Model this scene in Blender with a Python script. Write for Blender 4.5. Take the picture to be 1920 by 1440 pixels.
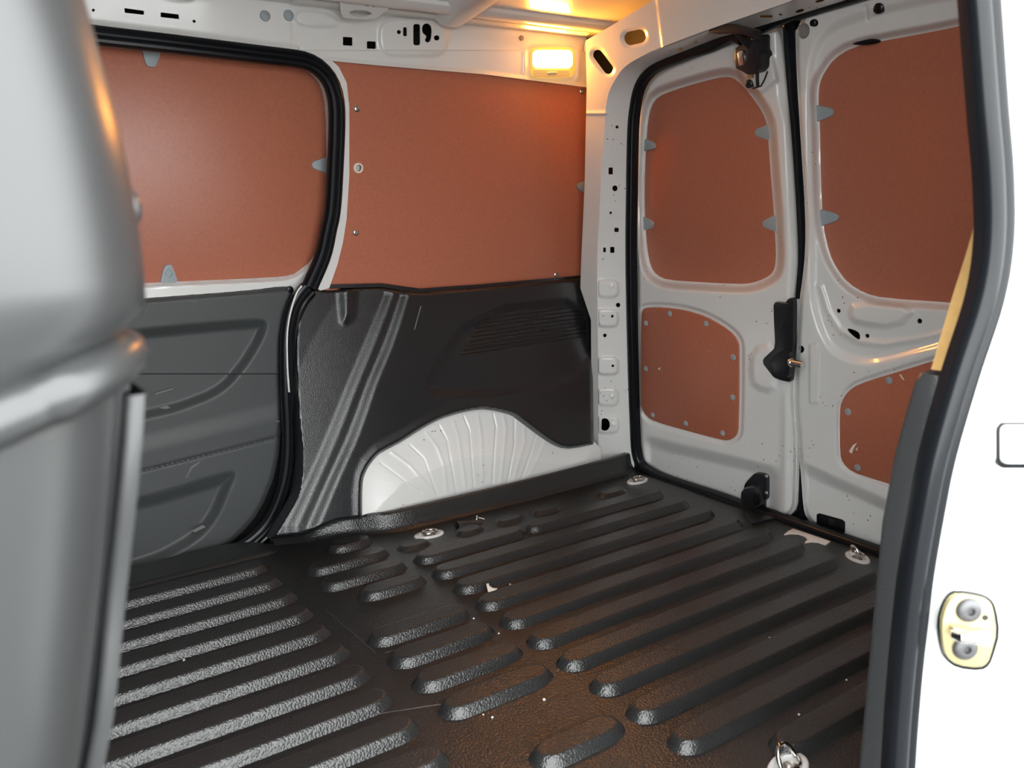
import bpy, math, random
import numpy as np
from mathutils import Matrix, Vector
random.seed(4); rng = np.random.default_rng(4)
for o in list(bpy.data.objects): bpy.data.objects.remove(o)
SC = bpy.context.scene; COL = SC.collection

# ------------------------------------------------------------------ camera
# vehicle axes: X towards the rear doors, Y towards the opposite side, Z up; load floor z = 0
PP = np.array([960., 720.]); VX = np.array([3370., 330.])-PP; VY = np.array([-95., 428.])-PP
FPX = math.sqrt(-(VX@VY)); CAM = np.array([0., 0., .70])
nrm = lambda a: np.asarray(a, float)/np.linalg.norm(a)
_x = nrm([VX[0], VX[1], FPX]); _y = nrm([VY[0], VY[1], FPX]); RW = np.array([_x, _y, np.cross(_x, _y)])
cd = bpy.data.cameras.new('camera'); cam = bpy.data.objects.new('camera', cd); COL.objects.link(cam)
cd.sensor_fit = 'HORIZONTAL'; cd.sensor_width = 36; cd.lens = 36*FPX/1920; cd.clip_start = .01
M = Matrix.Identity(4)
for i in range(3):
    M[i][0] = RW[i, 0]; M[i][1] = -RW[i, 1]; M[i][2] = -RW[i, 2]; M[i][3] = CAM[i]
cam.matrix_world = M; SC.camera = cam
cd.dof.use_dof = True; cd.dof.focus_distance = 1.9; cd.dof.aperture_fstop = 9.0
# ------------------------------------------------------------------ light
wd = bpy.data.worlds.new('overcast'); SC.world = wd; wd.use_nodes = True
bg = wd.node_tree.nodes['Background']; bg.inputs[0].default_value = (.965, .99, .985, 1); bg.inputs[1].default_value = 10.0
SC.view_settings.view_transform = 'Standard'; SC.view_settings.look = 'None'
SC.view_settings.exposure = 0.0; SC.view_settings.gamma = 1.0; SC.view_settings.use_curve_mapping = False

# ------------------------------------------------------------------ materials
def mat(name, col, rough=.5, metal=0., spec=.5, coat=0., grain=None, speck=None, var=None, emit=None, trans=0.):
    m = bpy.data.materials.new(name); m.use_nodes = True; nt = m.node_tree; N = nt.nodes; L = nt.links
    p = N['Principled BSDF']; p.inputs['Base Color'].default_value = (*col, 1); p.inputs['Roughness'].default_value = rough
    p.inputs['Metallic'].default_value = metal; p.inputs['Specular IOR Level'].default_value = spec
    p.inputs['Coat Weight'].default_value = coat; p.inputs['Coat Roughness'].default_value = .06
    p.inputs['Transmission Weight'].default_value = trans
    tc = N.new('ShaderNodeTexCoord'); last = None
    if var:      # (scale, amount) soft colour variation of the material itself
        n = N.new('ShaderNodeTexNoise'); n.inputs['Scale'].default_value = var[0]; n.inputs['Detail'].default_value = 6
        L.new(tc.outputs['Object'], n.inputs['Vector'])
        mx = N.new('ShaderNodeMix'); mx.data_type = 'RGBA'; L.new(n.outputs['Fac'], mx.inputs[0])
        mx.inputs[6].default_value = (*[c*(1-var[1]) for c in col], 1); mx.inputs[7].default_value = (*[min(1, c*(1+var[1])) for c in col], 1)
        L.new(mx.outputs[2], p.inputs['Base Color']); last = mx.outputs[2]
    if speck:    # (scale, radius, colour, patch scale, patch threshold) chips and dust clustered in patches
        v = N.new('ShaderNodeTexVoronoi'); v.inputs['Scale'].default_value = speck[0]; L.new(tc.outputs['Object'], v.inputs['Vector'])
        a = N.new('ShaderNodeMath'); a.operation = 'LESS_THAN'; a.inputs[1].default_value = speck[1]; L.new(v.outputs['Distance'], a.inputs[0])
        n = N.new('ShaderNodeTexNoise'); n.inputs['Scale'].default_value = speck[3]; L.new(tc.outputs['Object'], n.inputs['Vector'])
        b = N.new('ShaderNodeMath'); b.operation = 'GREATER_THAN'; b.inputs[1].default_value = speck[4]; L.new(n.outputs['Fac'], b.inputs[0])
        c = N.new('ShaderNodeMath'); c.operation = 'MULTIPLY'; L.new(a.outputs[0], c.inputs[0]); L.new(b.outputs[0], c.inputs[1])
        mx = N.new('ShaderNodeMix'); mx.data_type = 'RGBA'; L.new(c.outputs[0], mx.inputs[0])
        if last: L.new(last, mx.inputs[6])
        else: mx.inputs[6].default_value = (*col, 1)
        mx.inputs[7].default_value = (*speck[2], 1); L.new(mx.outputs[2], p.inputs['Base Color'])
    if grain:    # (scale, distance, strength) moulded leather grain
        v = N.new('ShaderNodeTexVoronoi'); v.inputs['Scale'].default_value = grain[0]; L.new(tc.outputs['Object'], v.inputs['Vector'])
        b = N.new('ShaderNodeBump'); b.inputs['Distance'].default_value = grain[1]; b.inputs['Strength'].default_value = grain[2]; b.invert = True
        L.new(v.outputs['Distance'], b.inputs['Height']); L.new(b.outputs[0], p.inputs['Normal'])
    if emit: p.inputs['Emission Color'].default_value = (*emit[0], 1); p.inputs['Emission Strength'].default_value = emit[1]
    return m
WHITE = mat('white_body_paint', (.72, .72, .705), .22, coat=.6)
WORN = mat('white_body_paint_chipped', (.72, .72, .705), .24, coat=.5, speck=(80, .12, (.07, .06, .055), 9, .585))
PLY = mat('film_faced_plywood', (.425, .137, .078), .40, spec=.55, var=(160, .16), grain=(420, .0003, .25))
PLYEDGE = mat('plywood_edge', (.2, .12, .07), .7)
BLACK = mat('black_grained_plastic', (.0115, .0128, .0145), .29, spec=.65, grain=(520, .0006, .5), var=(6, .25))
GREYP = mat('charcoal_grained_plastic', (.060, .064, .066), .50, spec=.4, grain=(600, .0004, .35), speck=(40, .06, (.22, .22, .21), 7, .64))
NEARL = mat('daylit_black_grained_lining', (.042, .044, .046), .42, spec=.6, grain=(520, .0006, .5))  # black lining plastic, base lightened to put the daylight into its colour
FLOOR = mat('black_ribbed_floor_liner', (.0185, .0188, .0190), .29, spec=.6, grain=(330, .0008, .7), var=(5, .3))
BULK = mat('dark_bulkhead_plastic', (.026, .027, .028), .30, spec=.6, var=(3, .1))
RUBBER = mat('black_rubber', (.007, .008, .010), .25, spec=.26)
DARK = mat('dark_cavity', (.015, .015, .017), .8)
BLKMET = mat('black_painted_steel', (.012, .013, .016), .3, spec=.6)
CLIP = mat('grey_plastic_clip', (.30, .34, .36), .5)
ZINC = mat('zinc_plated_steel', (.62, .61, .58), .3, metal=1.)
GOLD = mat('yellow_zinc_steel', (.42, .36, .20), .38, metal=.5)
WOOD = mat('raw_plywood_edge', (.42, .25, .085), .7, var=(90, .15))
BOLT = mat('dull_steel_bolt', (.11, .11, .115), .5, metal=.7)
STEEL = mat('bright_steel', (.7, .69, .67), .18, metal=1.)
CREAM = mat('pale_card', (.78, .72, .66), .7)
CONC = mat('concrete', (.13, .13, .125), .8, var=(3, .2))
LENS = mat('lit_lamp_lens', (.9, .8, .6), .2, emit=((1., .36, .045), 220.))
LHOUS = mat('lamp_housing', (.85, .80, .70), .3, spec=.5)
LGLOW = mat('glowing_lamp_rim', (.55, .40, .14), .3, emit=((1., .60, .10), .55))
LGRIL = mat('lamp_grille', (.55, .50, .42), .4)
SCUFF = mat('pale_scuff', (.15, .155, .155), .7)
GUM = mat('grey_plug', (.25, .22, .21), .6)

# ------------------------------------------------------------------ geometry helpers
def rays(x, y): return np.stack([np.asarray(x, float)-960, np.asarray(y, float)-720, np.full(np.shape(x), FPX)], -1) @ RW.T
class Frame:                       # a tilted plane of the van: o + u,v in plane, n towards the load space
    def __init__(s, o, v, n): s.o = np.array(o, float); s.n = nrm(n); s.v = nrm(v); s.u = np.cross(s.v, s.n)
    def at(s, x, y, w=0.):         # the point of the plane, raised by w, that pixel (x, y) looks at
        r = rays(x, y); w = np.broadcast_to(w, np.shape(x)); c = (s.o-CAM)@s.n + w
        return CAM + r*(c/(r@s.n))[..., None]
    def p(s, x, y, w=0.): return s.at(np.array([x]), np.array([y]), w)[0]
def plane(pt, n): 
    n = nrm(n); v = np.array([0, 0, 1.]) - n*n[2]; return Frame(pt, v, n)
WF = plane((0, 1.82, 0), (0, -1, -.07))           # opposite side wall
TF = plane((0, 1.655, 0), (0, -1, .18))           # lower lining of that wall and wheel arch
DF = plane((1.488, 1.107, 0), (-1, 0, -.113))     # rear doors
CF = plane((.69, .34, .33), (-.55, -.835, .0))    # near rear door jamb
FL = Frame((0, 0, 0), (0, 1, 0), (0, 0, 1))       # load floor
def ceil_z(Y): return 1.172-.052*((Y-1.085)/.66)**2

ORG = {}
def mesh(name, V, F):
    me = bpy.data.meshes.new(name); me.from_pydata([tuple(map(float, v)) for v in V], [], [tuple(map(int, f)) for f in F]); me.update(); return me
def fin(o, smooth):
    me = o.data
    if smooth:
        me.polygons.foreach_set('use_smooth', [True]*len(me.polygons)); me.set_sharp_from_angle(angle=math.radians(smooth))
def org(o): return ORG.get(o.name, np.zeros(3))
def mk(name, V, F, m, parent=None, smooth=38, kind=None):
    V = np.asarray(V, float)
    og = org(parent) if parent else np.array([(V[:, 0].min()+V[:, 0].max())/2, (V[:, 1].min()+V[:, 1].max())/2, V[:, 2].min()])
    me = mesh(name, V-og, F); me.materials.append(m); o = bpy.data.objects.new(name, me); COL.objects.link(o)
    if parent: o.parent = parent
    else: o.location = og
    ORG[o.name] = og; fin(o, smooth)
    if kind: o['kind'] = kind
    return o
def inst(name, me, Mw, parent):
    o = bpy.data.objects.new(name, me); COL.objects.link(o); o.parent = parent
    o.matrix_local = Matrix.Translation(-Vector(org(parent))) @ Mw; ORG[o.name] = org(parent); return o
def thing(name, label, cat, loc, group=None):
    o = bpy.data.objects.new(name, None); COL.objects.link(o); o.location = tuple(loc); o.empty_display_size = .02; ORG[o.name] = np.array(loc, float)
    return tag(o, label, cat, group)
def tag(o, label, cat, group=None):
    o['label'] = label; o['category'] = cat
    if group: o['group'] = group
    return o
def orient(p, n, up=(0, 0, 1), roll=0., sc=1.):
    n = nrm(n); up = np.array(up, float); 
    if abs(n@up) > .95: up = np.array([1., 0, 0])
    x = nrm(np.cross(up, n)); y = np.cross(n, x); R = Matrix.Identity(4)
    for i in range(3): R[i][0] = x[i]*sc; R[i][1] = y[i]*sc; R[i][2] = n[i]*sc; R[i][3] = p[i]
    return R @ Matrix.Rotation(roll, 4, 'Z')

def sdf(poly, x, y):
    P = np.asarray(poly, float); d = np.full(np.shape(x), 1e9); ins = np.zeros(np.shape(x), bool); n = len(P)
    for i in range(n):
        a = P[i]; b = P[(i+1) % n]; e = b-a; L = e@e
        if L < 1e-12: continue
        px = x-a[0]; py = y-a[1]; t = np.clip((px*e[0]+py*e[1])/L, 0, 1)
        d = np.minimum(d, np.hypot(px-e[0]*t, py-e[1]*t))
        c = ((a[1] > y) != (b[1] > y)); ins ^= c & (x < e[0]*(y-a[1])/(e[1] if abs(e[1]) > 1e-9 else 1e-9)+a[0])
    return np.where(ins, -d, d)
def dline(pl, x, y):               # distance to an open polyline
    P = np.asarray(pl, float); d = np.full(np.shape(x), 1e9)
    for a, b in zip(P[:-1], P[1:]):
        e = b-a; px = x-a[0]; py = y-a[1]; t = np.clip((px*e[0]+py*e[1])/(e@e), 0, 1); d = np.minimum(d, np.hypot(px-e[0]*t, py-e[1]*t))
    return d
def ss(a, b, x): t = np.clip((x-a)/(b-a), 0, 1); return t*t*(3-2*t)
def chaikin(P, n=2, closed=True):
    P = [np.array(p, float) for p in P]
    for _ in range(n):
        Q = []; m = len(P)
        for i in range(m if closed else m-1):
            a, b = P[i], P[(i+1) % m]; Q += [a*.75+b*.25, a*.25+b*.75]
        P = Q if closed else [P[0]]+Q+[P[-1]]
    return np.array(P)
def spl(P, n=6):                   # catmull-rom through open points
    P = np.array(P, float); Q = np.vstack([2*P[0]-P[1], P, 2*P[-1]-P[-2]]); out = []
    for i in range(1, len(Q)-2):
        for t in np.arange(n)/n:
            a, b, c, d = Q[i-1:i+3]; out.append(.5*(2*b+(c-a)*t+(2*a-5*b+4*c-d)*t*t+(3*b-a-3*c+d)*t**3))
    return np.array(out+[P[-1]])
def soft(P, r=.14):
    P = [np.array(p, float) for p in P]; Q = []
    for i in range(len(P)):
        a, b = P[i], P[(i+1) % len(P)]; Q += [a*(1-r)+b*r, a*r+b*(1-r)]
    return np.array(Q)
def ell(x, y, rx, ry=None, n=16, rot=0.):
    ry = ry or rx; t = np.arange(n)*2*math.pi/n; c, s = math.cos(rot), math.sin(rot); a = rx*np.cos(t); b = ry*np.sin(t)
    return np.stack([x+a*c-b*s, y+a*s+b*c], -1)
def rrect(x0, y0, x1, y1, r, n=4):
    r = min(r, (x1-x0)/2.001, (y1-y0)/2.001); out = []
    for cx, cy, a in ((x1-r, y0+r, -90), (x1-r, y1-r, 0), (x0+r, y1-r, 90), (x0+r, y0+r, 180)):
        for k in range(n+1): t = math.radians(a+90*k/n); out.append((cx+r*math.cos(t), cy+r*math.sin(t)))
    return np.array(out)

def pressed(name, at, n, outer, holes=(), step=2.5, h=None, w=0., depth=.012, m=WHITE, parent=None, smooth=38, kind=None, hd=.003):
    """sheet pressed to the height h(x, y), cut to outline and holes, with a return flange of the given depth"""
    outer = np.asarray(outer, float); n = nrm(n)
    x0, y0 = outer.min(0)-step; x1, y1 = outer.max(0)+step
    nx = int((x1-x0)/step)+2; ny = int((y1-y0)/step)+2
    gx = x0+np.arange(nx)*step; gy = y0+np.arange(ny)*step; X, Y = np.meshgrid(gx, gy)
    hb = [(np.asarray(q, float), np.asarray(q, float).min(0)-3*step, np.asarray(q, float).max(0)+3*step) for q in holes]
    def S(x, y):
        s = sdf(outer, x, y)
        for q, lo, hi in hb:
            k = (x > lo[0]) & (x < hi[0]) & (y > lo[1]) & (y < hi[1])
            if k.any(): s = s.copy(); s[k] = np.maximum(s[k], -sdf(q, x[k], y[k]))
        return s
    keep = S((X[:-1, :-1]+step/2).ravel(), (Y[:-1, :-1]+step/2).ravel()).reshape(ny-1, nx-1) < 0
    J, I = np.nonzero(keep); a = J*nx+I; F = np.stack([a, a+nx, a+nx+1, a+1], -1)
    E = np.sort(np.concatenate([F[:, [0, 1]], F[:, [1, 2]], F[:, [2, 3]], F[:, [3, 0]]]), 1)
    D = np.concatenate([F[:, [0, 1]], F[:, [1, 2]], F[:, [2, 3]], F[:, [3, 0]]])
    key = E[:, 0].astype(np.int64)*(nx*ny)+E[:, 1]; _, inv, cnt = np.unique(key, return_inverse=True, return_counts=True)
    B = D[cnt[inv] == 1]; bv = np.unique(B); fx = X.ravel().copy(); fy = Y.ravel().copy()
    for _ in range(3):
        s = S(fx[bv], fy[bv]); e = .05*step; gxs = (S(fx[bv]+e, fy[bv])-S(fx[bv]-e, fy[bv]))/(2*e); gys = (S(fx[bv], fy[bv]+e)-S(fx[bv], fy[bv]-e))/(2*e)
        g = np.maximum(gxs**2+gys**2, .3); st = np.clip(s, -step, step); fx[bv] -= st*gxs/g; fy[bv] -= st*gys/g
    used = np.unique(F); rm = np.full(nx*ny, -1); rm[used] = np.arange(len(used)); fx = fx[used]; fy = fy[used]
    hh = w+(h(fx, fy) if h else np.zeros(len(fx))); V = at(fx, fy, hh); F = rm[F]; B = rm[B]; bv = rm[bv]
    # returned flange
    r2 = np.full(len(used), -1); r2[bv] = len(used)+np.arange(len(bv)); Vb = V[bv]-n*np.where(np.abs(sdf(outer, fx[bv], fy[bv])) < .3*step, depth, min(depth, hd))[:, None]
    F2 = np.stack([B[:, 1], B[:, 0], r2[B[:, 0]], r2[B[:, 1]]], -1); V = np.vstack([V, Vb]); F = np.vstack([F, F2])
    # pixel y runs down, so this winding faces along the plane's normal
    c = V[F[0]]; 
    if np.cross(c[1]-c[0], c[2]-c[0])@n < 0: F = F[:, ::-1]
    return mk(name, V, F, m, parent, smooth, kind)
def ringoff(P, d):                 # inset a closed 3D ring lying in a plane (n) by d
    return P
def plate(name, fr, poly, w0, t, b=.0015, m=PLY, parent=None, smooth=38, kind=None, at=None):
    """solid plate with a traced outline, standing t above height w0, with a rounded front edge b"""
    P = np.asarray(poly, float); B = (at or fr.at)(P[:, 0], P[:, 1], w0); uv = np.stack([(B-fr.o)@fr.u, (B-fr.o)@fr.v], -1); k = len(B)
    ar = .5*np.sum(uv[:, 0]*np.roll(uv[:, 1], -1)-np.roll(uv[:, 0], -1)*uv[:, 1])
    if ar < 0: uv = uv[::-1]; B = B[::-1]
    e1 = uv-np.roll(uv, 1, 0); e2 = np.roll(uv, -1, 0)-uv
    n1 = np.stack([-e1[:, 1], e1[:, 0]], -1); n2 = np.stack([-e2[:, 1], e2[:, 0]], -1)
    n1 /= np.linalg.norm(n1, axis=1)[:, None]+1e-9; n2 /= np.linalg.norm(n2, axis=1)[:, None]+1e-9
    mi = n1+n2; mi /= np.maximum((mi*n1).sum(1), .35)[:, None]; I3 = (mi[:, :1]*fr.u+mi[:, 1:]*fr.v)
    rings = [B, B+fr.n*(t-b), B+fr.n*(t-.3*b)+I3*.3*b, B+fr.n*t+I3*b]; V = np.vstack(rings); F = []
    for r in range(3):
        for i in range(k): j = (i+1) % k; F.append((r*k+i, r*k+j, (r+1)*k+j, (r+1)*k+i))
    F.append(tuple(range(3*k, 4*k))); F.append(tuple(range(k-1, -1, -1)))
    return mk(name, V, F, m, parent, smooth, kind)
def sweep(name, P, N, prof, m, parent=None, closed=False, smooth=45, kind=None, cap=True):
    """profile [(across, out)] carried along the points P; N = outward normal(s)"""
    P = np.asarray(P, float); k = len(P); N = np.broadcast_to(np.asarray(N, float), P.shape); q = len(prof)
    T = np.roll(P, -1, 0)-np.roll(P, 1, 0)
    if not closed: T[0] = P[1]-P[0]; T[-1] = P[-1]-P[-2]
    V = []
    for i in range(k):
        t = nrm(T[i]); n = nrm(N[i]-t*(N[i]@t)); s = np.cross(t, n)
        for a, b in prof: V.append(P[i]+s*a+n*b)
    F = []
    for i in range(k if closed else k-1):
        j = (i+1) % k
        for a in range(q): b = (a+1) % q; F.append((i*q+a, i*q+b, j*q+b, j*q+a))
    if not closed and cap: F.append(tuple(range(q-1, -1, -1))); F.append(tuple((k-1)*q+a for a in range(q)))
    o = mk(name, V, F, m, parent, smooth, kind)
    import bmesh; bm = bmesh.new(); bm.from_mesh(o.data); bmesh.ops.recalc_face_normals(bm, faces=bm.faces); bm.to_mesh(o.data); bm.free(); fin(o, smooth)
    return o
def circ(r, n=10, ry=None): return [(r*math.cos(2*math.pi*i/n), (ry or r)*math.sin(2*math.pi*i/n)) for i in range(n)]
def tube(name, P, r, m, parent=None, n=10, closed=False):
    P = np.asarray(P, float); d = nrm(P[-1]-P[0]+1e-6) if not closed else np.array([0, 0, 1.]); hint = np.array([.31, .2, .93]) if abs(d[2]) < .8 else np.array([1., .2, .1])
    return sweep(name, P, hint, circ(r, n), m, parent, closed)
def lathe_mesh(name, prof, m, n=16):                      # prof = [(r, z)], from centre outwards or reverse
    V = []; F = []
    for r, z in prof:
        for i in range(n): t = 2*math.pi*i/n; V.append((r*math.cos(t), r*math.sin(t), z))
    for a in range(len(prof)-1):
        for i in range(n): j = (i+1) % n; F.append((a*n+i, a*n+j, (a+1)*n+j, (a+1)*n+i))
    F.append(tuple((len(prof)-1)*n+i for i in range(n))); F.append(tuple(range(n-1, -1, -1)))
    me = mesh(name, V, F); me.materials.append(m); me.polygons.foreach_set('use_smooth', [True]*len(F)); me.set_sharp_from_angle(angle=math.radians(40)); return me
def box(name, c, s, m, parent=None, R=None, b=.003, kind=None):
    hx, hy, hz = [q/2 for q in s]; b = min(b, hx*.9, hy*.9, hz*.9); V = []; F = []
    # rounded-edge box: octagonal section stacked in z
    sec = [(hx-b, -hy), (hx, -hy+b), (hx, hy-b), (hx-b, hy), (-hx+b, hy), (-hx, hy-b), (-hx, -hy+b), (-hx+b, -hy)]
    for z, k in ((-hz, b), (-hz+b, 0), (hz-b, 0), (hz, b)):
        for x, y in sec: V.append((x-math.copysign(k, x), y-math.copysign(k, y), z))
    for r in range(3):
        for i in range(8): j = (i+1) % 8; F.append((r*8+i, r*8+j, (r+1)*8+j, (r+1)*8+i))
    F += [tuple(range(7, -1, -1)), tuple(24+i for i in range(8))]
    V = np.array(V); R = np.eye(3) if R is None else np.asarray(R)
    return mk(name, V@R.T+np.array(c), F, m, parent, 30, kind)
def frameR(fr): return np.stack([fr.u, fr.v, fr.n], 1)
def loft(name, secs, m, parent=None, smooth=50, kind=None, closed=False):
    secs = np.asarray(secs, float); a, b = secs.shape[:2]; F = []
    for i in range(a-1):
        for j in range(b if closed else b-1): k = (j+1) % b; F.append((i*b+j, i*b+k, (i+1)*b+k, (i+1)*b+j))
    return mk(name, secs.reshape(-1, 3), F, m, parent, smooth, kind)

RIVET = lathe_mesh('rivet', [(.0085, -.001), (.0085, .0008), (.0070, .0022), (.0042, .0032), (.0030, .0030), (.0026, .0014)], CLIP, 14)
SCREW = lathe_mesh('screw', [(.0070, -.001), (.0070, .0010), (.0055, .0026), (.0034, .0030), (.0026, .0012)], ZINC, 14)
BUTTON = lathe_mesh('weld_stud', [(.0085, -.001), (.0075, .0016), (.0045, .0030), (.0015, .0034)], WHITE, 14)
def studs(name, me, fr, pts, w, parent, sc=1.):
    for x, y in pts: inst(name, me, orient(fr.p(x, y, w), fr.n, roll=random.random()*3, sc=sc), parent)

# ================================================================== the shell of the van
mk('ground', [(-6, -6, -.62), (6, -6, -.62), (6, 6, -.62), (-6, 6, -.62)], [(0, 1, 2, 3)], CONC, kind='structure', smooth=0)

# ---- floor liner -----------------------------------------------------------------------------
def fl(x, y, z=0.): r = rays(np.array([x]), np.array([y]))[0]; return CAM+r*((z-CAM[2])/r[2])
edge = [(-.36, 1.80), (.30, 1.80), (.44, 1.79), (.50, 1.735), (.56, 1.712), (.66, 1.706), (.72, 1.69), (.76, 1.655), (.86, 1.640), (1.10, 1.632), (1.40, 1.640), (1.47, 1.655)]
eg = spl(edge, 5)
ring = [(x, y) for x, y in eg]+[(1.492, 1.62), (1.492, .52), (1.42, .46), (.74, .46), (.70, .43), (.56, .38), (-.36, .38)]
k = len(ring); V = [(x, y, 0) for x, y in ring]+[(x, y, -.03) for x, y in ring]
F = [tuple(range(k-1, -1, -1)), tuple(range(k, 2*k))]+[(i, (i+1) % k, k+(i+1) % k, k+i) for i in range(k)]
floor = mk('floor', V, F, FLOOR, smooth=30, kind='structure')
box('underfloor_light_block', (.59, 1.135, -.05), (2.02, 1.62, .03), DARK, floor)  # dark plate added to block outside light leaking under the floor edge
def rib_mesh(L, hw=.0280, H=.0155, slope=.0098):
    V = []; F = []; ns = 9; per = []
    for c, a0 in ((L/2-hw*1.4, -90), (-L/2+hw*1.4, 90)):
        for i in range(ns+1): per.append((c, math.radians(a0+180*i/ns)))
    lv = [0, .06, .12, .22, .32, .39, .45, .62, .92]; q = len(per)
    for t in lv:
        d = t*hw; q_ = min(1., d/slope); z = -.0004+H*(q_*.45+.55*float(ss(0, 1, np.array(q_))))
        for c, a in per: V.append((c+(hw-d)*1.4*math.cos(a), (hw-d)*math.sin(a), z))
    for r in range(len(lv)-1):
        for i in range(q): j = (i+1) % q; F.append((r*q+i, r*q+j, (r+1)*q+j, (r+1)*q+i))
    F.append(tuple((len(lv)-1)*q+i for i in range(q)))
    me = mesh('rib', V, F); me.materials.append(FLOOR); me.polygons.foreach_set('use_smooth', [True]*len(F)); return me
RC = {}
def rib(x0, x1, y, **kw):
    L = round(x1-x0, 3); key = (L, *kw.items())
    if key not in RC: RC[key] = rib_mesh(L, **kw)
    inst('rib', RC[key], Matrix.Translation(((x0+x1)/2, y, 0)), floor)
rows = [1.616-.0828*i for i in range(14)]
for i, y in enumerate(rows):
    if y > .50: rib(-.33, .455, y)
for i in (0, 1, 2, 3): rib((.575, .50, .495, .54)[i], .685, rows[i])
for i in (5, 6, 7, 8, 10, 12): rib(.485 if i != 10 else .53, .685, rows[i])
for x0, x1 in ((.70, .785), (.84, .92), (.945, 1.03), (1.05, 1.135), (1.25, 1.345)): rib(x0, x1, 1.532, hw=.024, H=.009)
rib(.70, .975, rows[2]+.002); rib(.975, 1.395, rows[2]+.004)
for i in range(3, 12): rib(.697, 1.395 if i < 10 else 1.36, rows[i])
rib(.80, 1.36, rows[12])
# ridge at the sill of the sliding door
sweep('sill_ridge', [(-.33, 1.690, .0), (.40, 1.690, .0), (.47, 1.690, 0), (.50, 1.690, -.008)], (0, 0, 1), [(.014, -.004), (.008, .004), (.002, .007), (-.004, .007), (-.010, .003), (-.015, -.004)], FLOOR, floor)
# upstanding lip along the wheel arch
lp = spl([(.50, 1.742), (.56, 1.716), (.62, 1.700), (.66, 1.690), (.69, 1.673), (.73, 1.651), (.78, 1.642), (.86, 1.639), (1.10, 1.634), (1.40, 1.640), (1.475, 1.652)], 6); hts = np.interp(lp[:, 0], [.50, .56, .64, .70, .74, .80, 1.3, 1.475], [.004, .016, .032, .040, .040, .042, .044, .048])
S = []
for (x, y), hh in zip(lp, hts):
    S.append([(x, y-.020, -.001), (x, y-.012, .0015), (x, y-.005, .007), (x, y-.001, .016 if hh > .02 else hh*.6), (x, y+.001, hh-.004), (x, y+.004, hh), (x, y+.016, hh+.001), (x, y+.018, hh-.01), (x, y+.02, -.004)])
loft('edge_lip', S, FLOOR, floor)
# seam scuffs left by cargo
for a, b in (((612, 1145), (705, 1225)), ((722, 1224), (800, 1208)), ((640, 1352), (845, 1318)), ((1060, 1250), (1040, 1262))):
    A = fl(*a); Bp = fl(*b); tube('scratch', [A+[0, 0, .0004], (A+Bp)/2+[0, .002, .0005], Bp+[0, 0, .0004]], .0003, SCUFF, floor, n=5)

# ---- ceiling ---------------------------------------------------------------------------------
S = [[(x, y, ceil_z(y)+.004*math.sin(x*9)*(1 if .5 < y < 1.6 else 0)) for y in np.linspace(.34, 1.73, 40)] for x in np.linspace(-.42, 1.42, 30)]
ceiling = loft('ceiling', S, WHITE, kind='structure')
box('roof_light_block', (.60, 1.12, 1.27), (2.16, 1.72, .03), DARK, ceiling); box('front_light_block', (-.455, 1.12, .58), (.03, 1.72, 1.40), DARK, ceiling)  # unseen dark roof cover and front wall, added to stop daylight leaking in
def zc(y, d=0.): return ceil_z(y)-d
for x in (.42, .98):   # roof bows
    P = [(x, y, zc(y, .004)) for y in np.linspace(.40, 1.70, 24)]
    sweep('roof_bow', P, (0, 0, -1), [(-.045, -.004), (-.040, .003), (-.026, .016), (-.012, .019), (.012, .019), (.026, .016), (.040, .003), (.045, -.004)], WHITE, ceiling)
P = [(x, 1.645, zc(1.645, .006)) for x in np.linspace(-.40, 1.40, 12)]
sweep('roof_side_rail', P, (0, -.25, -1), [(-.020, -.006), (-.018, .004), (-.008, .010), (.008, .010), (.018, .004), (.020, -.006)], WHITE, ceiling)
P = [(x, 1.690, zc(1.690, .002)) for x in np.linspace(.62, 1.36, 12)]
sweep('drip_flange', P, (0, -.4, -1), [(-.006, -.004), (-.006, .007), (.006, .007), (.006, -.004)], WHITE, ceiling)
gz = plane((0, 1.70, 1.105), (0, -.62, -.78))
GUS = Frame((0, 1.66, 1.118), (0, .78, .62), (0, -.62, -.78))
g = pressed('roof_gusset', GUS.at, GUS.n, chaikin([(628, -40), (637, 0), (640, 32), (652, 35), (700, 37), (712, 30), (748, 0), (790, -40)], 1), [ell(676, 25, 21, 6.5, 20, .06), ell(689, 10, 4, 1.6), ell(700, 12, 3, 1.5)], 2., None, 0., .006, WHITE, ceiling)

# ---- opposite side wall ----------------------------------------------------------------------
OUT = plane((0, 1.93, 0), (0, -1, -.07))
wall_far = mk('wall_far', [(-.44, 1.93, -.12), (1.64, 1.93, -.12), (1.64, 1.85, 1.25), (-.44, 1.85, 1.25), (-.44, 1.96, -.12), (1.64, 1.96, -.12), (1.64, 1.88, 1.25), (-.44, 1.88, 1.25)],
              [(0, 1, 2, 3), (7, 6, 5, 4), (0, 4, 5, 1), (1, 5, 6, 2), (2, 6, 7, 3), (3, 7, 4, 0)], DARK, smooth=0, kind='structure')
seal_out = [(-290, 2), (100, 46), (180, 57), (333, 75), (500, 95), (567, 103), (598, 115), (620, 137), (635, 165), (642, 200), (642, 267), (639, 333), (635, 383), (628, 427), (617, 480), (592, 537)]
seal_in = [(-290, 22), (100, 66), (185, 77), (333, 93), (533, 117), (567, 123), (590, 134), (609, 155), (618, 187), (620, 233), (616, 317), (612, 400), (604, 433), (593, 480), (568, 540)]
panel_left = [(605, 103), (630, 125), (645, 155), (650, 200), (650, 330), (645, 410), (638, 455), (628, 495), (612, 541)]
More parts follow.
